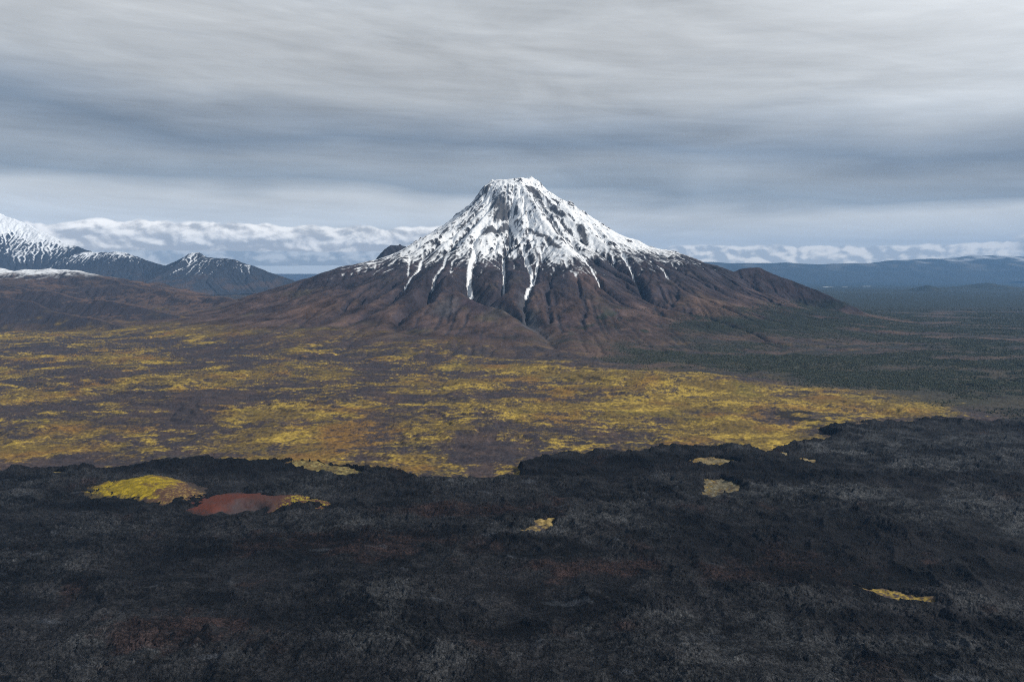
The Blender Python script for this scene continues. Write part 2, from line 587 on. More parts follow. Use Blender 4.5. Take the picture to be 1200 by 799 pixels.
def plain_colour(X, Y, rel, steep):
    """scoria, heath, yellow moss and dwarf forest of the plain"""
    msd = poly_sd(X, Y, MOSS)
    a1, a2, a3 = fbm(X, Y, 700, 5, 521, 0.55), fbm(X * 0.7, Y, 130, 5, 525, 0.68), fbm(X * 0.85, Y, 30, 4, 531, 0.8)
    a4 = fbm(X, Y, 13, 3, 535, 0.8)
    gf = forest_amount(X, Y, 0 * X)
    C = np.zeros(X.shape + (3,), np.float32) + np.array((0.048, 0.041, 0.046), np.float32)
    C = cmix(C, (0.085, 0.060, 0.052), sst(-0.2, 0.4, a2))
    heath = sst(-50, 250, -msd) * (1 - gf)
    olive = sst(600, 1500, X) * sst(4600, 3600, Y) * heath
    C = cmix(C, (0.120, 0.078, 0.062), heath * sst(-0.3, 0.25, a1 + 0.5 * a2) * 0.9 * sst(11000, 8500, Y))
    C = cmix(C, (0.140, 0.100, 0.045), heath * sst(0.05, 0.4, a2) * 0.6)
    C = cmix(C, (0.030, 0.036, 0.034), heath * sst(0.12, 0.26, fbm(X * 0.35, Y, 260, 4, 541, 0.55)) * 0.85)
    C = cmix(C, (0.050, 0.050, 0.036), olive * 0.85)
    moss = sst(-260, 200, msd + 420 * a1 + 200 * a2)
    rich = 0.09 + 0.38 * sst(-1500, 900, X) * sst(5200, 3800, Y) + 0.40 * sst(5000, 6100, Y) * sst(-200, -1200, X) - 0.55 * sst(1250, 2000, X - 0.1 * (Y - 2700))
    wx_, wy_ = X + 260 * perlin(X / 900, Y / 900, 571), Y + 260 * perlin(X / 900, Y / 900, 573)
    chan = np.clip(1 - 3.6 * np.abs(fbm(wx_ * 0.7, wy_, 520, 4, 575, 0.6)), 0, 1)
    chan2 = np.clip(1 - 4.0 * np.abs(fbm(wx_ * 0.5 + wy_ * 0.15, wy_, 150, 3, 579, 0.6)), 0, 1)
    lobes = fbm(wx_ * 0.6, wy_, 240, 5, 577, 0.6)
    mp = sst(-0.22, 0.26, 0.9 * a1 + 0.5 * a2 + 0.8 * lobes + 0.6 * a3 + 0.3 * a4 + 0.8 * rich + rel * 0.010
             - 0.60 * chan * sst(-0.25, 0.3, a2 + 0.1) - 0.50 * chan2 * sst(-0.1, 0.3, lobes + 0.1))
    MC = np.zeros(C.shape, np.float32) + np.array((0.175, 0.120, 0.034), np.float32)
    MC = cmix(MC, (0.46, 0.32, 0.055), sst(0.0, 0.5, 0.6 * a3 + 0.7 * a2 + 0.7 * lobes + 0.3 * a4 + 0.10 * sst(-500, 700, X)))
    MC = cmix(MC, (0.16, 0.15, 0.03), sst(0.1, 0.5, fbm(X, Y, 300, 5, 551, 0.6)) * 0.35)
    MC = cmix(MC, (0.24, 0.12, 0.03), sst(0.0, 0.4, fbm(X, Y, 400, 5, 555, 0.6)) * 0.7)
    mw = moss * mp * (1 - 0.9 * gf) * (1 - 0.85 * steep)
    C = cmix(C, (0.030, 0.028, 0.036), steep * 0.7)
    C = C + (MC - C) * (mw * 0.92)[..., None]
    C = cmix(C, (0.044, 0.050, 0.036), gf * 0.9)
    C = cmix(C, (0.075, 0.068, 0.035), gf * sst(0.0, 0.4, a2 + 0.5 * a3) * 0.9 * sst(5200, 3600, Y))
    C = C * np.clip(1 + 0.9 * a4, 0.4, 1.7)[..., None]
    fa = fbm(X, Y, 2500, 4, 561)
    C = cmix(C, (0.026, 0.036, 0.034), sst(8200, 11000, Y) * sst(1500, 3000, X))
    C = cmix(C, (0.045, 0.055, 0.048), sst(13000, 16000, Y) * sst(0.05, 0.4, fa) * 0.6)
    return C, a1, a2, a3


# ------------------------------------------------------------------ volcano
VC = (24.0, 9500.0)
PL = np.array([(0, 1735), (280, 1762), (432, 1686), (608, 1450), (844, 1262), (1199, 1015), (1792, 705), (2148, 600),
               (2982, 360), (3820, 140), (4400, 70), (5200, -10), (9000, -80)], float)
PR = np.array([(0, 1740), (267, 1800), (340, 1705), (501, 1600), (794, 1425), (1148, 1215), (1503, 1000), (1859, 825),
               (2333, 665), (2690, 555), (2930, 470), (3300, 300), (4000, 120), (5000, -10), (9000, -80)], float)
COULOIRS = {
    'a': (48, [(-282, 9198), (-307, 8922), (-345, 8476), (-402, 8121), (-423, 7763), (-440, 7232), (-429, 6767), (-384, 6553)]),
    'b': (34, [(134, 9090), (44, 8861), (-21, 8599), (31, 8315), (99, 8000), (161, 7628), (203, 7113), (203, 6814), (129, 6460)]),
    'c': (20, [(-96, 7788), (-91, 7311), (-76, 6837), (-89, 6471)]),
    'd': (18, [(293, 7623), (247, 7111), (202, 6762)]),
    'e': (26, [(358, 9120), (485, 8758), (699, 8329), (729, 7851), (812, 7269), (871, 6732)]),
    'f': (20, [(981, 8844), (1159, 8527), (1241, 8015), (1288, 7522), (1304, 7243)]),
    'g': (16, [(-719, 7738), (-719, 7241), (-776, 6935), (-782, 6685)]),
    'h': (20, [(-1042, 8169), (-1041, 7629), (-1055, 7067), (-1095, 6871)]),
    'i': (10, [(-1232, 8282), (-1153, 7674), (-1109, 7313)]),
    'j': (20, [(-510, 9212), (-604, 8917), (-697, 8683), (-721, 8328), (-582, 7834)]),
    'k': (12, [(1542, 7772), (1630, 7504), (1659, 7213)]),
}
RAVINES = [
    (70, 60, [(-384, 6553), (-195, 6253), (0, 6061), (110, 5865), (197, 5626), (268, 5342), (305, 5048), (328, 4737)]),
    (60, 50, [(129, 6460), (93, 6240), (150, 6001), (197, 5626)]),
    (60, 55, [(-782, 6685), (-793, 6357), (-928, 6188), (-1002, 5932), (-964, 5613), (-662, 5273)]),
    (70, 60, [(-1095, 6871), (-1203, 6425), (-1312, 6171), (-1500, 5700)]),
    (60, 45, [(871, 6732), (1010, 6484), (1131, 6247), (1450, 6099)]),
    (50, 40, [(1304, 7243), (1332, 6685), (1513, 6377), (1794, 6235)]),
]
SIDE = [(2690, 8420, 540), (2800, 8400, 606), (3040, 8400, 622), (3125, 8360, 570), (3380, 8250, 458), (3680, 8050, 320), (3830, 7900, 225)]
SUMMIT = [(-266, 9450, 1795), (-170, 9480, 1745), (-40, 9490, 1752), (110, 9480, 1795), (262, 9450, 1850)]


ROCKS = [(60, [(246, 9110), (324, 9111)]), (50, [(358, 9120), (330, 8952)]), (75, [(-186, 8898), (-86, 8707), (-159, 8585)]),
         (42, [(-353, 8168), (-285, 8231), (-154, 8318), (-31, 8471)]), (34, [(-596, 8311), (-549, 8386)]), (30, [(-664, 7878), (-640, 8075)]),
         (22, [(184, 8264), (393, 7939), (521, 7640)]), (24, [(540, 9153), (615, 9100)]), (22, [(583, 8597), (705, 8400)]),
         (34, [(838, 8488), (870, 8185)]), (22, [(986, 7965), (1050, 7565)]), (18, [(0, 8756), (63, 8585)]),
         (26, [(-453, 9210), (-616, 9092), (-701, 9029)]), (38, [(-38, 7652), (-18, 7132), (34, 6745)]), (20, [(420, 8528), (513, 8316), (547, 8047)]),
         (30, [(819, 7339), (932, 7673)])]


def volcano_base(x, y):
    ddx, ddy = x - VC[0], y - VC[1]
    r = np.hypot(ddx, ddy)
    w = .5 + .5 * ddx / (r + 1e-9)
    z = np.interp(r, PL[:, 0], PL[:, 1]) * (1 - w) + np.interp(r, PR[:, 0], PR[:, 1]) * w
    return z, r


dx = 22.0
x0, y0 = -5700.0, 4300.0
gx_, gy_ = np.meshgrid(np.arange(x0, 5900, dx), np.arange(y0, 11600, dx))
zb, rr = volcano_base(gx_, gy_)
cone_w = sst(0, 800, zb)
# big ribs radiating from the summit
th = np.arctan2(gx_ - VC[0], VC[1] - gy_)
rib = perlin(th * 3.2 + 0.4 * fbm(gx_, gy_, 1500, 2, 5), rr / 5000, 31) * 0.6 + perlin(th * 8 + 0.5 * fbm(gx_, gy_, 900, 2, 6), rr / 3000, 33) * 0.4
zb = zb + rib * 130 * sst(200, 1100, rr) * sst(60, 500, zb)
zb = zb + fbm(gx_, gy_, 800, 6, 11, 0.58) * (16 + 60 * sst(60, 500, zb))
for wd, pts in COULOIRS.values():
    dd, pr = seg_dist(gx_, gy_, pts)
    zb = zb - 16 * np.exp(-(dd / (wd * 1.5)) ** 2) * sst(0, 0.8, pr)
for wd, dp, pts in RAVINES:
    dd, pr = seg_dist(gx_, gy_, pts)
    zb = zb - dp * np.exp(-(dd / wd) ** 2) * (1 - 0.7 * pr / (len(pts) - 1))
dd, pr = seg_dist(gx_, gy_, SIDE)
zs = np.interp(pr, range(len(SIDE)), [p[2] for p in SIDE]) - dd * 0.60 + dd * dd * 0.00013 + 45 * fbm(gx_, gy_, 300, 4, 51) * sst(0, 200, dd)
zs = np.where(dd > 2000, -1e3, zs)
side_mask = zs - zb
k_ = 40.0
zb = np.maximum(zs, zb) + k_ / 4 * np.clip(1 - np.abs(zs - zb) / k_, 0, 1) ** 2
dd, pr = seg_dist(gx_, gy_, [(-1872, 10600), (-1700, 10900)])
zb = np.maximum(zb, 955 - dd * 0.95 + 20 * fbm(gx_, gy_, 120, 3, 52))
zv, av = erode(zb, dx, 24, 0.050, 0.42, 0.03)
dd, pr = seg_dist(gx_, gy_, SUMMIT)
zsum = np.interp(pr, range(len(SUMMIT)), [p[2] for p in SUMMIT]) - 12 + 30 * fbm(gx_, gy_, 110, 3, 61) - dd * 0.9 - dd * dd * 0.001
zv = np.maximum(zv, zsum)
zv = zv * 0.93 + zb * 0.07
VX, VY, VZ, VL = upsample(x0, y0, dx, zv, av, 10.0, 14.0)
VR = np.hypot(VX - VC[0], VY - VC[1])
VT = np.arctan2(VX - VC[0], VC[1] - VY)
VZ = VZ + fbm(VX, VY, 110, 4, 90, 0.7, ridged=True) * (1.5 + 6.5 * sst(400, 900, VZ) + 12 * sst(1250, 1650, VZ))
VZ = VZ + fbm(VX, VY, 320, 4, 92, 0.6) * 16 * sst(60, 300, VZ)
runnel = fbm(VT * 2600 + 60 * perlin(VX / 200, VY / 200, 97), VR * 0.14, 120, 4, 98, 0.62, ridged=True)
VZ = VZ + runnel * (13 * sst(400, 850, VZ) + 4 * sst(40, 200, VZ)) * sst(200, 500, VR) * (0.5 + 0.5 * sst(-0.3, 0.3, fbm(VX, VY, 500, 3, 99)))
crag = fbm(VX, VY, 260, 4, 95, 0.55)
VZ = VZ + 26 * sst(0.15, 0.5, crag) * sst(500, 900, VZ) * 1.3 * sst(150, 500, VR)
gx2, gy2, slope = grad(VZ, 10.0)
lap = (blur(VZ, 14) - VZ)                    # positive in hollows
SMK = bicubic(side_mask, (VY - y0) / dx, (VX - x0) / dx)
nz1 = fbm(VX, VY, 420, 5, 101, 0.6)
streak = fbm(VT * 2600 + 40 * perlin(VX / 150, VY / 150, 104), VR * 0.2, 70, 4, 105, 0.7)
snowline = 665 + 110 * nz1 + 70 * perlin(VT * 5, VR / 3000, 107) + 50 * sst(0.3, 1.2, VT)
streak2 = fbm(VT * 2600 + 25 * perlin(VX / 110, VY / 110, 108), VR * 0.12, 38, 3, 109, 0.7)
score = (VZ - snowline) / 190 + 1.1 * streak + 1.0 * streak2 + 0.30 * (VL - 2.6) * 0.3 + lap * 0.05 - 1.3 * np.clip(slope - 0.95, 0, 2)
score = np.minimum(score, (VZ - snowline) / 150 + 1.0)
snow = sst(-0.25, 0.45, score)
exposed = fbm(VX, VY, 330, 3, 117)
fine_ = fbm(VX, VY, 60, 4, 111, 0.7)
ribs = fbm(VT * 2600 + 50 * perlin(VX / 240, VY / 240, 114), VR * 0.16, 170, 4, 115, 0.6, ridged=True)
rocky = sst(0.33, 0.55, fine_ * 0.55 + 0.45 * streak + 0.45 * ribs + 0.6 * exposed - lap * 0.05 + 0.6 * (slope - 0.80) - 0.30)
for wd, pts in ROCKS:
    dd, pr = seg_dist(VX, VY, pts)
    rocky = np.maximum(rocky, sst(1.55, 0.95, dd / wd + 1.3 * fine_ + 1.2 * streak) * 0.97)
snow = snow * (1 - 0.95 * rocky)
for nm, (wd, pts) in COULOIRS.items():
    dd, pr = seg_dist(VX, VY, pts)
    taper = 1 - 0.55 * pr / (len(pts) - 1)
    wob_ = 8 * fbm(VX, VY, 60, 3, 120)
    s_ = sst(1.0, 0.6, (dd + wob_) / (wd * taper * 1.0)) * sst(-0.1, 0.4, pr)
    s_ = s_ * (pr < len(pts) - 1.02)
    snow = np.maximum(snow, s_)
snow = np.where(SMK > -20, 0, snow)
snow = snow * sst(330, 420, np.hypot(VX + 1800, VY - 10750))
DARK = (0.042, 0.040, 0.050)
vt = fbm(VX, VY, 700, 6, 131, 0.6)
vt2 = fbm(VX, VY, 220, 5, 137, 0.6)
C = np.zeros(VX.shape + (3,), np.float32) + np.array(DARK, np.float32)
C = cmix(C, (0.080, 0.055, 0.055), sst(-0.1, 0.5, vt2 + 0.4 * vt))
low = sst(600, 200, VZ + 230 * vt + 120 * vt2 + 240 * (slope - 0.45))
C = cmix(C, (0.105, 0.068, 0.056), 0.85 * low)
C = cmix(C, (0.050, 0.036, 0.042), low * sst(0.0, 0.4, fbm(VX, VY, 420, 5, 143, 0.6)) * 0.85)
C = cmix(C, (0.135, 0.092, 0.058), low * sst(0.1, 0.5, vt2) * 0.6)
C = cmix(C, (0.090, 0.080, 0.045), low * sst(0.15, 0.5, fbm(VX, VY, 500, 5, 139)) * 0.6)
C = cmix(C, (0.048, 0.044, 0.054), sst(2.2, 4.4, VL + 0.7 * vt2) * 0.8)
C = cmix(C, (0.042, 0.036, 0.044), sst(0.42, 0.75, slope + 0.3 * vt2) * 0.75)
for wd, dp, pts in RAVINES[:2]:
    dd, pr = seg_dist(VX, VY, pts)
    C = cmix(C, (0.085, 0.085, 0.095), sst(75, 20, dd + 20 * vt2) * 0.75)
# red scoria on the side cone
C = cmix(C, (0.042, 0.031, 0.035), sst(-20, 60, SMK) * (0.5 + 0.5 * sst(-0.2, 0.4, vt2)))
C = cmix(C, (0.030, 0.028, 0.033), sst(0, 0.5, fbm(VX, VY, 160, 4, 142)) * sst(-20, 60, SMK) * 0.7)


for cx_, cy_, ra, cc in [(-616, 6163, 150, (0.085, 0.080, 0.085)), (-113, 6004, 130, (0.120, 0.105, 0.095)), (145, 5809, 120, (0.095, 0.095, 0.105)), (754, 6733, 200, (0.105, 0.070, 0.062)), (-310, 6210, 150, (0.050, 0.036, 0.044)), (-900, 6500, 200, (0.052, 0.042, 0.048)), (-1900, 6600, 260, (0.130, 0.080, 0.060)), (1900, 6500, 260, (0.120, 0.078, 0.058))]:
    dn = np.hypot((VX - cx_) / ra, (VY - cy_) / (ra * 1.6)) + 0.9 * vt2
    C = cmix(C, cc, sst(1.2, 0.5, dn) * 0.8)
VF = forest_amount(VX, VY, VZ - 60 * sst(1500, 4000, VX))
clump = sst(0.18, 0.32, fbm(VX, VY, 380, 4, 159, 0.6)) * sst(330, 180, VZ) * sst(-200, 700, VX)
VF = np.maximum(VF, clump)
C = cmix(C, (0.028, 0.036, 0.027), VF * 0.9)
C = cmix(C, (0.034, 0.034, 0.042), sst(600, 800, VZ) * 0.8)
C = C * np.clip(1 + 1.2 * fbm(VT * 2600 + 60 * perlin(VX / 260, VY / 260, 149), VR * 0.35, 90, 5, 145, 0.7) + 0.9 * fbm(VX, VY, 300, 5, 147, 0.6), 0.25, 2.2)[..., None]
C = C * 0.87
CP = plain_colour(VX, VY, 0 * VX, 0 * VX)[0]
foot = sst(120, 15, VZ + 50 * vt2 + 30 * vt)
C = C + (CP - C) * foot[..., None]
C = cmix(C, (0.90, 0.92, 0.94), snow)
keep = (VY < 11100) & (VZ > -30)
is_side = SMK > 0
grid_object("volcano", VX, VY, VZ, C, M_ROCK, keep & ~is_side, "tall volcano with a flat snowy top and bare brown foot at the centre of the view", "volcano")
grid_object("hill", VX, VY, VZ, C, M_ROCK, keep & is_side, "small bare dark red hill leaning on the right flank of the snowy volcano", "hill")


# ------------------------------------------------------------------ ridge mountains
def ridge_height(X, Y, ridges, sf, curve):
    out_ = np.full(X.shape, -1e4)
    for pts, s_ in ridges:
        dd, pr = seg_dist(X, Y, pts)
        z = np.interp(pr, range(len(pts)), [p[2] for p in pts]) - dd * s_ * sf + dd * dd * curve
        z = np.where(dd > s_ * sf / (2 * curve), -1e4, z)
        out_ = np.maximum(out_, z)
    return out_


# brown foothills on the left
RID = [([(-11000, 9800, 640), (-8112, 9600, 625), (-7011, 9400, 600), (-5721, 9200, 560), (-4827, 8800, 375), (-3583, 8200, 270), (-2566, 7600, 190), (-1756, 7000, 30)], 0.30),
       ([(-9500, 8300, 520), (-6856, 8100, 490), (-5906, 7900, 424), (-5351, 7800, 355), (-4747, 7600, 255), (-4163, 7400, 212), (-3605, 7200, 135), (-2882, 6900, 40)], 0.42),
       ([(-9000, 7400, 400), (-6107, 7200, 370), (-5317, 7100, 335), (-4959, 7000, 270), (-4603, 6900, 175), (-4113, 6700, 118), (-3644, 6600, 25)], 0.50)]
dx = 24.0
x0, y0 = -10800.0, 5900.0
gx_, gy_ = np.meshgrid(np.arange(x0, -1300, dx), np.arange(y0, 10600, dx))
zb = ridge_height(gx_, gy_, RID, 1.0, 0.00011)
zb = np.maximum(zb, -20)
zb = zb + fbm(gx_, gy_, 700, 6, 201, 0.58) * (12 + 90 * sst(0, 300, zb))
zh, ah = erode(zb, dx, 22, 0.045, 0.42, 0.03)
HX, HY, HZ, HL = upsample(x0, y0, dx, zh, ah, 12.0, 16.0)
HZ = HZ + fbm(HX, HY, 120, 4, 205, 0.6) * 4 - 25 * sst(-1900, -1400, HX)
_, _, hs = grad(HZ, 12.0)
v1, v2 = fbm(HX, HY, 800, 6, 211, 0.6), fbm(HX, HY, 200, 5, 215, 0.6)
C = np.zeros(HX.shape + (3,), np.float32) + np.array((0.070, 0.052, 0.048), np.float32)
C = cmix(C, (0.130, 0.082, 0.062), sst(-0.2, 0.4, v1 + 0.4 * v2))
C = cmix(C, (0.032, 0.030, 0.038), sst(0.26, 0.46, hs + 0.30 * v2) * 0.9)
C = cmix(C, (0.190, 0.130, 0.030), sst(190, 30, HZ + 120 * v1) * sst(-0.1, 0.35, v2 - 0.4 * hs) * 0.85)
hsn = sst(-5300, -5900, HX) * sst(470, 540, HZ + 130 * v2) * sst(0.75, 0.3, hs + 0.4 * v2)
C = C * 1.18
CP = plain_colour(HX, HY, 0 * HX, sst(0.2, 0.4, hs) * 0.8)[0]
C = C + (CP - C) * sst(110, 5, HZ + 60 * v2)[..., None]
C = cmix(C, (0.83, 0.85, 0.88), hsn)
grid_object("foothills", HX, HY, HZ, C, M_ROCK, HZ > -30, "long bare brown foothills with a snow dusted plateau in front of the left snowy mountains", "hills")


def snow_mountain(name, ridges, x0, x1, y0, y1, dx, sf, curve, seed, snowline, label, extra=0):
    gx_, gy_ = np.meshgrid(np.arange(x0, x1, dx), np.arange(y0, y1, dx))
    zb = ridge_height(gx_, gy_, ridges, sf, curve)
    zb = np.maximum(zb, -40)
    zb = zb + fbm(gx_, gy_, 1300, 7, seed, 0.58) * (10 + 130 * sst(0, 900, zb))
    zz, aa = erode(zb, dx, 22, 0.05, 0.42, 0.03)
    X, Y, Z, L = upsample(x0, y0, dx, zz, aa, dx * 0.5, 28)
    Z = Z + fbm(X, Y, 200, 4, seed + 4, 0.6, ridged=True) * (3 + 12 * sst(300, 1000, Z))
    _, _, sl = grad(Z, dx * 0.5)
    lp = blur(Z, 12) - Z
    a, b = fbm(X, Y, 1100, 5, seed + 7, 0.55), fbm(X, Y, 420, 4, seed + 9, 0.5)
    sc = (Z - snowline) / 300 + 1.4 * a + 0.8 * b + lp * 0.04 + 0.14 * (L - 2.2) - 0.7 * (sl - 0.6)
    sc = np.minimum(sc, (Z - snowline) / 200 + 1.6)
    sn = sst(-0.10, 0.38, sc)
    C = np.zeros(X.shape + (3,), np.float32) + np.array((0.040, 0.045, 0.058), np.float32)
    C = cmix(C, (0.095, 0.070, 0.062), sst(-0.1, 0.4, b) * sst(600, 200, Z) * 0.7)
    C = cmix(C, (0.85, 0.88, 0.92), sn)
    return grid_object(name, X, Y, Z, C, M_ROCK, (Z > -35) & (Y < y1 - 900), label, "mountain", group="snowy mountains beyond the left foothills")


snow_mountain("mountain", [([(-24500, 20700, 1500), (-20318, 20500, 2177), (-17683, 20500, 2420), (-15984, 20300, 2380), (-14787, 20000, 2139), (-14070, 20000, 1847), (-13459, 19800, 1620), (-12620, 19600, 1290), (-11729, 19300, 990), (-11198, 19000, 800), (-10300, 18500, 400)], 0.62)],
              -20500, -8200, 16300, 21600, 34.0, 1.0, 0.000075, 301, 1000,
              "highest white mountain with a cloud on its shoulder at the left edge")
snow_mountain("mountain", [([(-12400, 19000, 900), (-11547, 19000, 978), (-10504, 18500, 1038), (-10045, 18400, 900), (-9478, 18300, 718), (-9046, 18200, 600), (-8700, 17900, 350)], 0.55)],
              -13400, -7400, 15600, 20200, 30.0, 1.0, 0.00008, 331, 820,
              "long low snow streaked shoulder between the left white mountain and the jagged small peak")
snow_mountain("mountain", [([(-9701, 18000, 480), (-9101, 18000, 664), (-8644, 18000, 852), (-8400, 17990, 975), (-8200, 17990, 965), (-8042, 17900, 849), (-7137, 17800, 794), (-6599, 17700, 618), (-5601, 17500, 290), (-4775, 17400, 16)], 0.48)],
              -10400, -3800, 15400, 19600, 30.0, 1.0, 0.00008, 361, 720,
              "small jagged peak with short snow streaks, rightmost of the distant mountains left of the volcano")

# far range on the right
gx_, gy_ = np.meshgrid(np.arange(3500, 72000, 150.0), np.arange(42000, 58000, 150.0))
FR = [([(3000, 50000, 560), (11189, 50000, 760), (13846, 50000, 950), (17573, 50000, 880), (22174, 50000, 790), (26884, 50000, 940), (29790, 50500, 1114), (31648, 50500, 1175), (33925, 50500, 1480), (37212, 50500, 1400), (43432, 50500, 1237), (55901, 50500, 900), (72000, 50500, 900)], 0.22),
      ([(20000, 47000, 250), (28000, 46500, 330), (36000, 46500, 420), (47000, 46500, 480), (60000, 47000, 400)], 0.2)]
zf = ridge_height(gx_, gy_, FR, 1.0, 0.0000055)
zf = np.maximum(zf, -460) + fbm(gx_, gy_, 5000, 7, 401, 0.58) * 260
zf, af = erode(zf, 150.0, 12, 0.03, 0.42, 0.05)
fb = fbm(gx_, gy_, 1500, 5, 407)
C = np.zeros(gx_.shape + (3,), np.float32) + np.array((0.045, 0.050, 0.045), np.float32)
C = cmix(C, (0.16, 0.15, 0.13), sst(-0.1, 0.3, fb) * sst(0, 900, zf))
C = cmix(C, (0.75, 0.78, 0.82), sst(1000, 1500, zf + 900 * fb) * 0.7)
grid_object("distant_mountains", gx_, gy_, zf, C, M_FAR, None, "long flat topped blue mountain range on the far right horizon", "mountains")

# wooded low hills on the far right plain
for k, (hx, hy, hz, rad, lab) in enumerate([(12126, 20000, 20, 420, "small dark blue wooded hill standing alone on the far right plain"),
                                            (15600, 22500, 20, 800, "broader dark wooded hill on the far right plain near the right edge")]):
    X, Y = np.meshgrid(np.arange(-3200, 3201, 40.0), np.arange(-2400, 2401, 40.0))
    r = np.hypot(X, Y * 1.1)
    Z = (hz + 170) * np.exp(-(r / rad) ** 1.6) - 120 + 30 * fbm(X, Y, 700, 5, 420 + k * 10) * sst(3000, 1500, r) - 200 * sst(2000, 3200, r)
    C = np.zeros(X.shape + (3,), np.float32) + np.array((0.030, 0.038, 0.030), np.float32)
    C = cmix(C, (0.06, 0.06, 0.04), sst(0, 0.5, fbm(X, Y, 300, 4, 431)))
    o = grid_object("hill", X + hx, Y + hy, Z, C, M_FAR, Z > -290, lab, "hill", group="wooded hills on the far plain")

t_ = np.linspace(-1.12, 1.12, 1500)
yr = np.concatenate([np.linspace(500, 1080, 30, endpoint=False), np.linspace(1080, 1500, 130, endpoint=False), 1.0 / np.linspace(1 / 1500, 1 / 14000, 640, endpoint=False), 1.0 / np.linspace(1 / 14000, 1 / 92000, 60)])
Tt, GY = np.meshgrid(t_, yr)
GX = Tt * GY
kd = np.maximum.reduce([poly_sd(GX[:470], GY[:470], k_) for k_ in KIPUKAS])
GZ = plain_height(GX, GY)
lsd = poly_sd(GX[:470], GY[:470], LAVA)
GZ[:470] = lerp(GZ[:470], plain_height(GX[:470], GY[:470], False) - 8, sst(30, 90, lsd) * sst(-20, -50, kd))
lt = lava_swell(GX[:470], GY[:470])[0]
GZ[:470] = lerp(GZ[:470], plain_height(GX[:470], GY[:470], False) + lt + 0.5 + 3.5 * fbm(GX[:470], GY[:470], 40, 4, 513), sst(-34, -6, kd))   # the kept patches sit level with the lava round them
rel = GZ - plain_height(GX, GY, False)
sy = np.gradient(rel, axis=0) / np.maximum(np.gradient(GY, axis=0), 1)
C, a1, a2, a3 = plain_colour(GX, GY, rel, sst(0.14, 0.36, np.abs(sy)) * 0.7)
# dark flat flow tongue across the foot of the volcano and far river glints painted as pale patches
dd, pr = seg_dist(GX, GY, [(-1400, 5600), (-1256, 5562), (-942, 5356), (-389, 5158), (0, 5080)])
C = cmix(C, (0.040, 0.042, 0.055), sst(46, 24, dd + 14 * a2))
dd, pr = seg_dist(GX, GY, [(1330, 2620), (1180, 2640), (1110, 2700), (1130, 2800), (1230, 2840)])
C0_ = C
tong = sst(40, 22, dd + 22 * a3 + 18 * a2)
for bx, by, bw in [(14269, 30528, 260), (15000, 30900, 120), (16509, 31920, 220), (13700, 29900, 120)]:
    C = cmix(C, (0.62, 0.62, 0.60), sst(1.2, 0.7, np.hypot((GX - bx) / bw, (GY - by) / (bw * 1.6)) + 0.3 * a1))
C = cmix(C, (0.016, 0.016, 0.020), tong * 0.9)
kf = fbm(GX[:470], GY[:470], 11, 3, 581, 0.7)
for kp, al in zip(KIPUKAS, KIP_ALBEDO):
    w_ = sst(-12, 6, poly_sd(GX[:470], GY[:470], kp))
    w_ = w_ * sst(-0.25, 0.10, a3[:470] + 0.6 * a2[:470] + 0.8 * kf + 0.08)
    C[:470] = C[:470] + (np.array(al, np.float32) * np.clip(1 + 1.6 * a3[:470] + 1.0 * a2[:470] + 2.6 * kf, 0.12, 2.4)[..., None] - C[:470]) * (w_ * 0.9 * sst(-0.6, -0.1, a3[:470]))[..., None]
grid_object("ground", GX, GY, GZ, C, M_GROUND)

# brown cone of old cinders in front of the volcano foot
X, Y = np.meshgrid(np.arange(-330, 760, 6.0), np.arange(-300, 301, 6.0))
r1 = np.hypot(X / 190, Y / 170)
ry = 38 * np.exp(-(np.abs(Y) / 120) ** 2) * np.interp(X, [-330, -120, 0, 150, 350, 600, 760], [0, 0.5, 1, 0.75, 0.4, 0.15, 0])
Z = np.maximum(62 * np.exp(-r1 ** 1.8) - 14 * np.exp(-(np.hypot(X + 10, Y + 30) / 40) ** 2), ry) - 8 + 4 * fbm(X, Y, 80, 4, 601)
C = np.zeros(X.shape + (3,), np.float32) + np.array((0.055, 0.035, 0.036), np.float32)
nn = fbm(X, Y, 90, 4, 605)
C = cmix(C, (0.21, 0.115, 0.035), sst(30, 260, X + 90 * nn))  # right slope painted gold, sunlight on that side put into the colour
C = cmix(C, (0.28, 0.19, 0.04), sst(0.1, 0.4, nn) * sst(60, 300, X) * 0.8)
grid_object("hill", X - 567, Y + 4950, Z + plain_height(X - 567, Y + 4950, False), C, M_GROUND, Z > -7.5,
            "small dark brown cinder hill with a golden right slope, below the volcano foot", "hill")

# ------------------------------------------------------------------ lava field
t_ = np.linspace(-1.12, 1.12, 1600)
yr = 1.0 / np.linspace(1 / 560., 1 / 2960., 900)
Tt, LY = np.meshgrid(t_, yr)
LX = Tt * LY
w1 = fbm(LX, LY, 90, 4, 701, 0.6)
sd = poly_sd(LX, LY, LAVA) + 26 * w1 + 10 * fbm(LX, LY, 22, 3, 705)
kk = np.maximum.reduce([poly_sd(LX, LY, k_) for k_ in KIPUKAS]) - 11 + 22 * fbm(LX, LY, 30, 5, 709, 0.7)
edge = np.minimum(sst(-8, 16, sd), sst(10, -22, kk))
swell, b1, b2, pr_ = lava_swell(LX, LY)
# rough clinker: sharp blocks of several sizes
c1 = fbm(LX, LY, 26, 4, 721, 0.62, ridged=True)
qx, qy = LX + 2.5 * perlin(LX / 9, LY / 9, 733), LY + 2.5 * perlin(LX / 9, LY / 9, 734)
d8, v8 = cells(qx, qy, 9.0, 1)
d4, v4 = cells(qx, qy, 4.2, 2)
d2, v2c = cells(LX, LY, 2.1, 3)
c2 = (v8 ** 2) * (1 - 0.7 * d8) * 0.8 + (v4 ** 2) * (1 - 0.8 * d4) * 0.55 + 0.25 * v2c ** 2
vc = 0.5 * v4 + 0.3 * v8 + 0.5 * v2c - 0.65
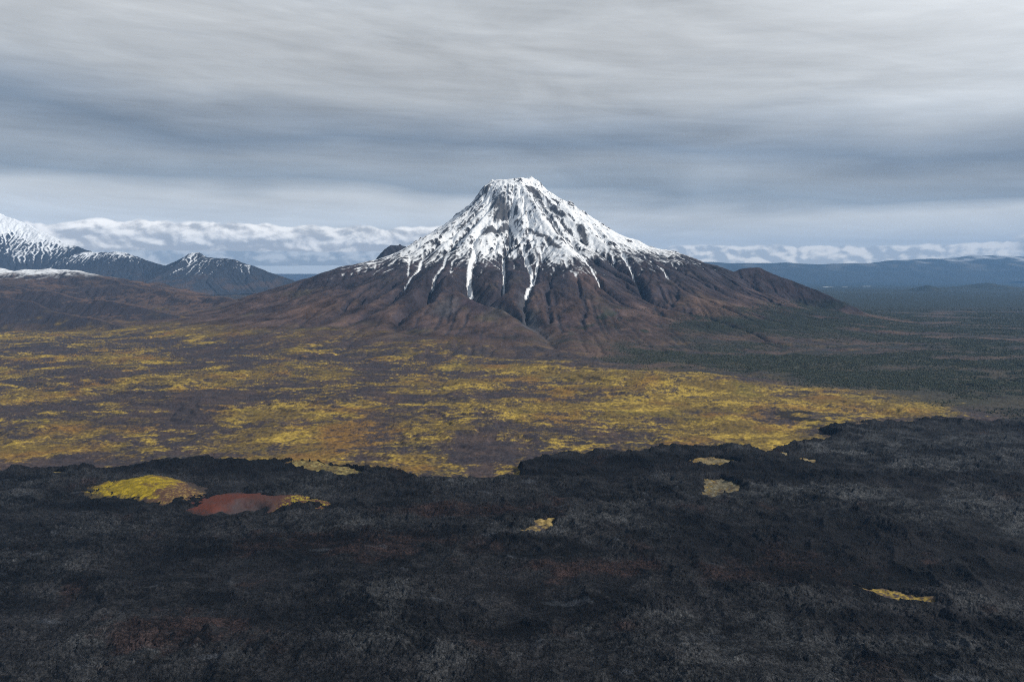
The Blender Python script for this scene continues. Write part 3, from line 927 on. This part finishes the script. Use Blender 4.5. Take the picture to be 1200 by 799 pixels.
# pressure ridges, long and winding
rough = sst(-0.25, 0.2, b1 + 0.35 * b2)      # smoother and rougher zones
dB, vB = cells(LX + 9 * perlin(LX / 30, LY / 30, 736), LY + 9 * perlin(LX / 30, LY / 30, 737), 24.0, 4)
thick = swell + (0.8 + 3.2 * rough) * (vB ** 2) * (1 - 0.8 * dB) * 1.6 + 3.0 * pr_ + (1.6 + 1.8 * rough) * c1 + (2.0 + 3.0 * rough) * c2 + 6 * sst(110, 20, sd) * (1 + 1.5 * b2)
crat = np.hypot((LX + 690) / 62, (LY - 1700) / 62) + 0.15 * w1
thick = lerp(thick, 1 + 0.3 * c1, sst(1.15, 0.75, crat))
# a younger, higher flow on the right with its own front
yng = poly_sd(LX, LY, [(700, 2080), (900, 1960), (1250, 1850), (1700, 1800), (2300, 1700), (9000, 1500), (9000, 900), (1500, 1150), (900, 1500), (500, 1650), (300, 1900)]) + 60 * w1
thick = thick + 7 * sst(-6, 20, yng)
LZ = plain_height(LX, LY, False) - 16 + (thick + 16) * edge
C = np.zeros(LX.shape + (3,), np.float32) + np.array((0.028, 0.0275, 0.029), np.float32)


def blob(x, y, bx, by, rx, ry, k_=0.5):
    return sst(1.25, 0.55, np.hypot((x - bx) / rx, (y - by) / ry) + k_ * (w1 + 0.6 * b2))


w1_ = w1
w1 = w1 + 0.9 * fbm(LX, LY, 45, 4, 785, 0.7)
grey = np.maximum.reduce([blob(LX, LY, 1420, 2190, 520, 330), blob(LX, LY, 1250, 1620, 420, 150), blob(LX, LY, 650, 1000, 500, 150, 0.9) * 0.7,
                          blob(LX, LY, 820, 1750, 300, 80, 0.9), sst(0.05, 0.5, b1) * 0.7])
dark = np.maximum.reduce([blob(LX, LY, 420, 2020, 620, 130), blob(LX, LY, 650, 1430, 420, 150), blob(LX, LY, 1250, 1880, 500, 60, 0.8),
                          blob(LX, LY, 690, 1100, 190, 50), sst(0.10, 0.45, -b1) * 0.8, sst(45, 10, sd), blob(LX, LY, -1000, 1990, 600, 60)])
red = np.maximum.reduce([blob(LX, LY, 560, 1310, 130, 70, 0.9), blob(LX, LY, 450, 1300, 90, 50), blob(LX, LY, -373, 1450, 260, 60, 0.9), blob(LX, LY, -560, 1090, 120, 70, 0.9),
                         blob(LX, LY, 170, 1330, 150, 40, 0.9), blob(LX, LY, -120, 1640, 220, 50), sst(0.3, 0.55, fbm(LX, LY, 150, 4, 751)) * 0.8])
C = cmix(C, (0.080, 0.083, 0.086), grey * 0.9)
C = cmix(C, (0.010, 0.0088, 0.0095), dark * 0.85)
C = cmix(C, (0.048, 0.028, 0.024), red * 0.8)
cr = sst(0.02, 0.45, c2)                       # hollows between the blocks darkened, shade put into the colour
fine = fbm(LX, LY, 9, 4, 781, 0.75)
arc = fbm(LX * 0.45 + 50 * perlin(LX / 120, LY / 120, 791), LY, 46, 4, 792, 0.65)
mid = fbm(LX * 0.5 + 60 * perlin(LX / 200, LY / 200, 795), LY, 150, 5, 796, 0.62)
C = C * np.clip(0.62 + 0.35 * cr + 1.0 * fine + 0.55 * vc + 1.4 * arc + 2.2 * mid, 0.10, 3.4)[..., None] * 0.54
C = cmix(C, (0.045, 0.038, 0.032), sst(0.38, 0.6, fbm(LX, LY, 14, 3, 761)) * 0.35)
gs = fbm(LX * 0.5, LY, 60, 4, 771, 0.6)
C = cmix(C, (0.055, 0.061, 0.072), sst(0.34, 0.5, gs) * (1 - dark) * 0.6)
keep = edge > 0.002
kp_ = keep.copy()
kp_[1:] |= keep[:-1]; kp_[:-1] |= keep[1:]; kp_[:, 1:] |= keep[:, :-1]; kp_[:, :-1] |= keep[:, 1:]
grid_object("lava_field", LX, LY, LZ, C, M_LAVA, kp_, "rugged black lava field covering the whole foreground", "lava field")

# ------------------------------------------------------------------ cinder cones standing out of the lava
X, Y = np.meshgrid(np.arange(-230, 260, 1.6), np.arange(-210, 131, 1.6))
cx = np.interp(X, [-230, -170, -120, -60, 0, 60, 120, 180, 240], [2, 9, 13, 21, 29, 28, 23, 16, 6])
Yc = Y - 12 + 115 * sst(0, 210, X)
Z = cx * np.exp(-(np.abs(Yc) / 95) ** 2.4) + 4.5 * fbm(X, Y, 50, 5, 801, 0.65) + 1.4 * fbm(X, Y, 12, 3, 803) - 2
Z = Z - 4 * np.exp(-(np.hypot((X + 125) / 14, (Y + 25) / 9)) ** 2)
nn, n2, n3 = fbm(X * 0.7, Y, 60, 5, 805, 0.6), fbm(X, Y, 16, 4, 809, 0.6), fbm(X, Y, 6, 3, 812)
C = np.zeros(X.shape + (3,), np.float32) + np.array((0.10, 0.055, 0.035), np.float32)
green = sst(-0.15, 0.2, nn * 0.8 + 0.5 - np.abs(X + 15) / 185 + 0.25 * n2)
C = cmix(C, (0.22, 0.16, 0.014), green)
C = cmix(C, (0.42, 0.30, 0.018), green * sst(-0.05, 0.3, n2 + 0.6 * n3 + 0.3 * nn))
C = cmix(C, (0.16, 0.11, 0.04), sst(0.05, 0.35, n2 + 0.5 * nn) * sst(10, 60, Y + 30 * nn) * 0.8)
C = cmix(C, (0.30, 0.20, 0.06), sst(60, 150, X) * sst(0.0, 0.35, n2 + n3) * 0.9)
C = cmix(C, (0.30, 0.15, 0.02), sst(-110, -190, X + 30 * nn) * 0.7 * sst(-0.2, 0.3, n2))
C = cmix(C, (0.045, 0.03, 0.03), sst(0.3, 0.5, n3 + 0.3 * n2) * 0.7)
C = cmix(C, (0.05, 0.05, 0.02), sst(1.3, 0.8, np.hypot((X + 125) / 14, (Y + 25) / 9)) * 0.8)
low_ = sst(13, 7, Z + 5 * n2 + 4 * n3)
C = cmix(C, (0.035, 0.030, 0.030), low_ * 0.85)
MX, MY = -1035, 1838
grid_object("cinder_cone", X + MX, Y + MY, Z + plain_height(X + MX, Y + MY, False), C, M_CONE, Z > -1,
            "low mound covered in bright yellow green moss rising out of the black lava on the left", "cinder cone")
X, Y = np.meshgrid(np.arange(-190, 270, 1.6), np.arange(-140, 110, 1.6))
cx = np.interp(X, [-190, -130, -80, -20, 40, 90, 140, 200, 260], [9, 15, 18, 20, 20, 19, 16, 9, 1])
Yc = Y - 10 + 60 * sst(30, 240, X)
Z = cx * np.exp(-(np.abs(Yc) / 85) ** 2.2)
bowl = np.hypot((X + 35) / 75, (Y + 42) / 58) + 0.15 * fbm(X, Y, 45, 3, 841)
Z = np.where(bowl < 1.15, np.maximum(Z - 30 * sst(1.0, 0.15, bowl), 1.5 + 4 * bowl * bowl), Z) + 3.0 * fbm(X, Y, 40, 5, 821, 0.65) + 1.0 * fbm(X, Y, 10, 3, 823)
nn, n2, n3 = fbm(X, Y, 60, 5, 825, 0.6), fbm(X, Y, 18, 4, 829, 0.6), fbm(X, Y, 6, 3, 832)
C = np.zeros(X.shape + (3,), np.float32) + np.array((0.080, 0.036, 0.027), np.float32)
C = cmix(C, (0.110, 0.034, 0.021), sst(20, -90, X + 25 * nn) * sst(-0.3, 0.2, nn + 0.4))
C = cmix(C, (0.070, 0.058, 0.060), sst(1.25, 0.45, bowl + 0.5 * nn + 0.3 * n2) * 0.85)
C = cmix(C, (0.40, 0.32, 0.03), sst(30, 70, X + 20 * nn) * sst(0.0, 0.2, 0.6 * n2 + 0.9 * n3 + 0.3 * nn) * 0.9)
C = cmix(C, (0.05, 0.035, 0.035), sst(0.3, 0.5, n3) * 0.6)
low_ = sst(11, 6, Z + 5 * n2 + 4 * n3) * sst(0.9, 1.2, bowl)
C = cmix(C, (0.035, 0.028, 0.028), low_ * 0.8)
MX, MY = -640, 1704
grid_object("cinder_cone", X + MX, Y + MY, Z + plain_height(X + MX, Y + MY, False), C, M_CONE, Z > -1,
            "low red crater with a grey hollow and yellow moss on its right rim, in the black lava", "cinder cone")

# ------------------------------------------------------------------ forest
rs = np.random.RandomState(5)
NT = 200000
ty = 1.0 / (1 / 12500 + rs.rand(NT * 4) * (1 / 2700 - 1 / 12500))
tx = (rs.rand(NT * 4) * 1.25 - 0.15) * ty
ok = rs.rand(len(tx)) < forest_amount(tx, ty, 0 * tx) ** 2 * (0.35 + 0.65 * sst(-0.1, 0.2, fbm(tx, ty, 140, 3, 905)))
tx, ty = tx[ok][:NT], ty[ok][:NT]
inside = (poly_sd(tx, ty, LAVA) < -20)
tx, ty = tx[inside], ty[inside]
tz = plain_height(tx, ty)
fy, fx = (ty - VY[0, 0]) / 10.0, (tx - VX[0, 0]) / 10.0
on = (fy > 1) & (fx > 1) & (fx < VX.shape[1] - 2)
vz = np.full(len(tx), -1e3)
vz[on] = VZ[np.clip(fy[on].astype(int), 0, VZ.shape[0] - 1), fx[on].astype(int)]
tz = np.maximum(tz, vz)
ok = tz < 230
tx, ty, tz = tx[ok], ty[ok], tz[ok]
nt = len(tx)
hh = (1.6 + 2.6 * rs.rand(nt)) * (1 + ty / 9000)
ww = hh * (0.55 + 0.45 * rs.rand(nt))
K6 = 5
base = []
for k in range(K6):
    a = 2 * np.pi * k / K6 + rs.rand(nt)
    j = 0.7 + 0.6 * rs.rand(nt)
    base.append(np.stack([tx + ww * j * np.cos(a), ty + ww * j * np.sin(a), tz + hh * (0.1 + 0.35 * rs.rand(nt))], -1))
tip = np.stack([tx + 0.2 * ww * rs.randn(nt), ty, tz + hh], -1)
bot = np.stack([tx, ty, tz - 2], -1)
co = np.stack(base + [tip, bot], 1)
ii = np.arange(nt)[:, None] * (K6 + 2)
tris = []
for k in range(K6):
    tris.append(ii + np.array([[k, (k + 1) % K6, K6]]))
    tris.append(ii + np.array([[(k + 1) % K6, k, K6 + 1]]))
tone = rs.rand(nt)
tc = np.array((0.056, 0.066, 0.048)) * (0.75 + 0.5 * tone)[:, None]
yel = rs.rand(nt) < 0.10
tc[yel] = np.array((0.060, 0.058, 0.030)) * (0.6 + 0.8 * rs.rand(yel.sum()))[:, None]
raw_object("forest", co.reshape(-1, 3), np.concatenate(tris), np.repeat(tc, K6 + 2, 0), M_GROUND,
           "dark green forest spreading over the plain right of the volcano", "forest", 'stuff', smooth=False)
print("trees", nt)
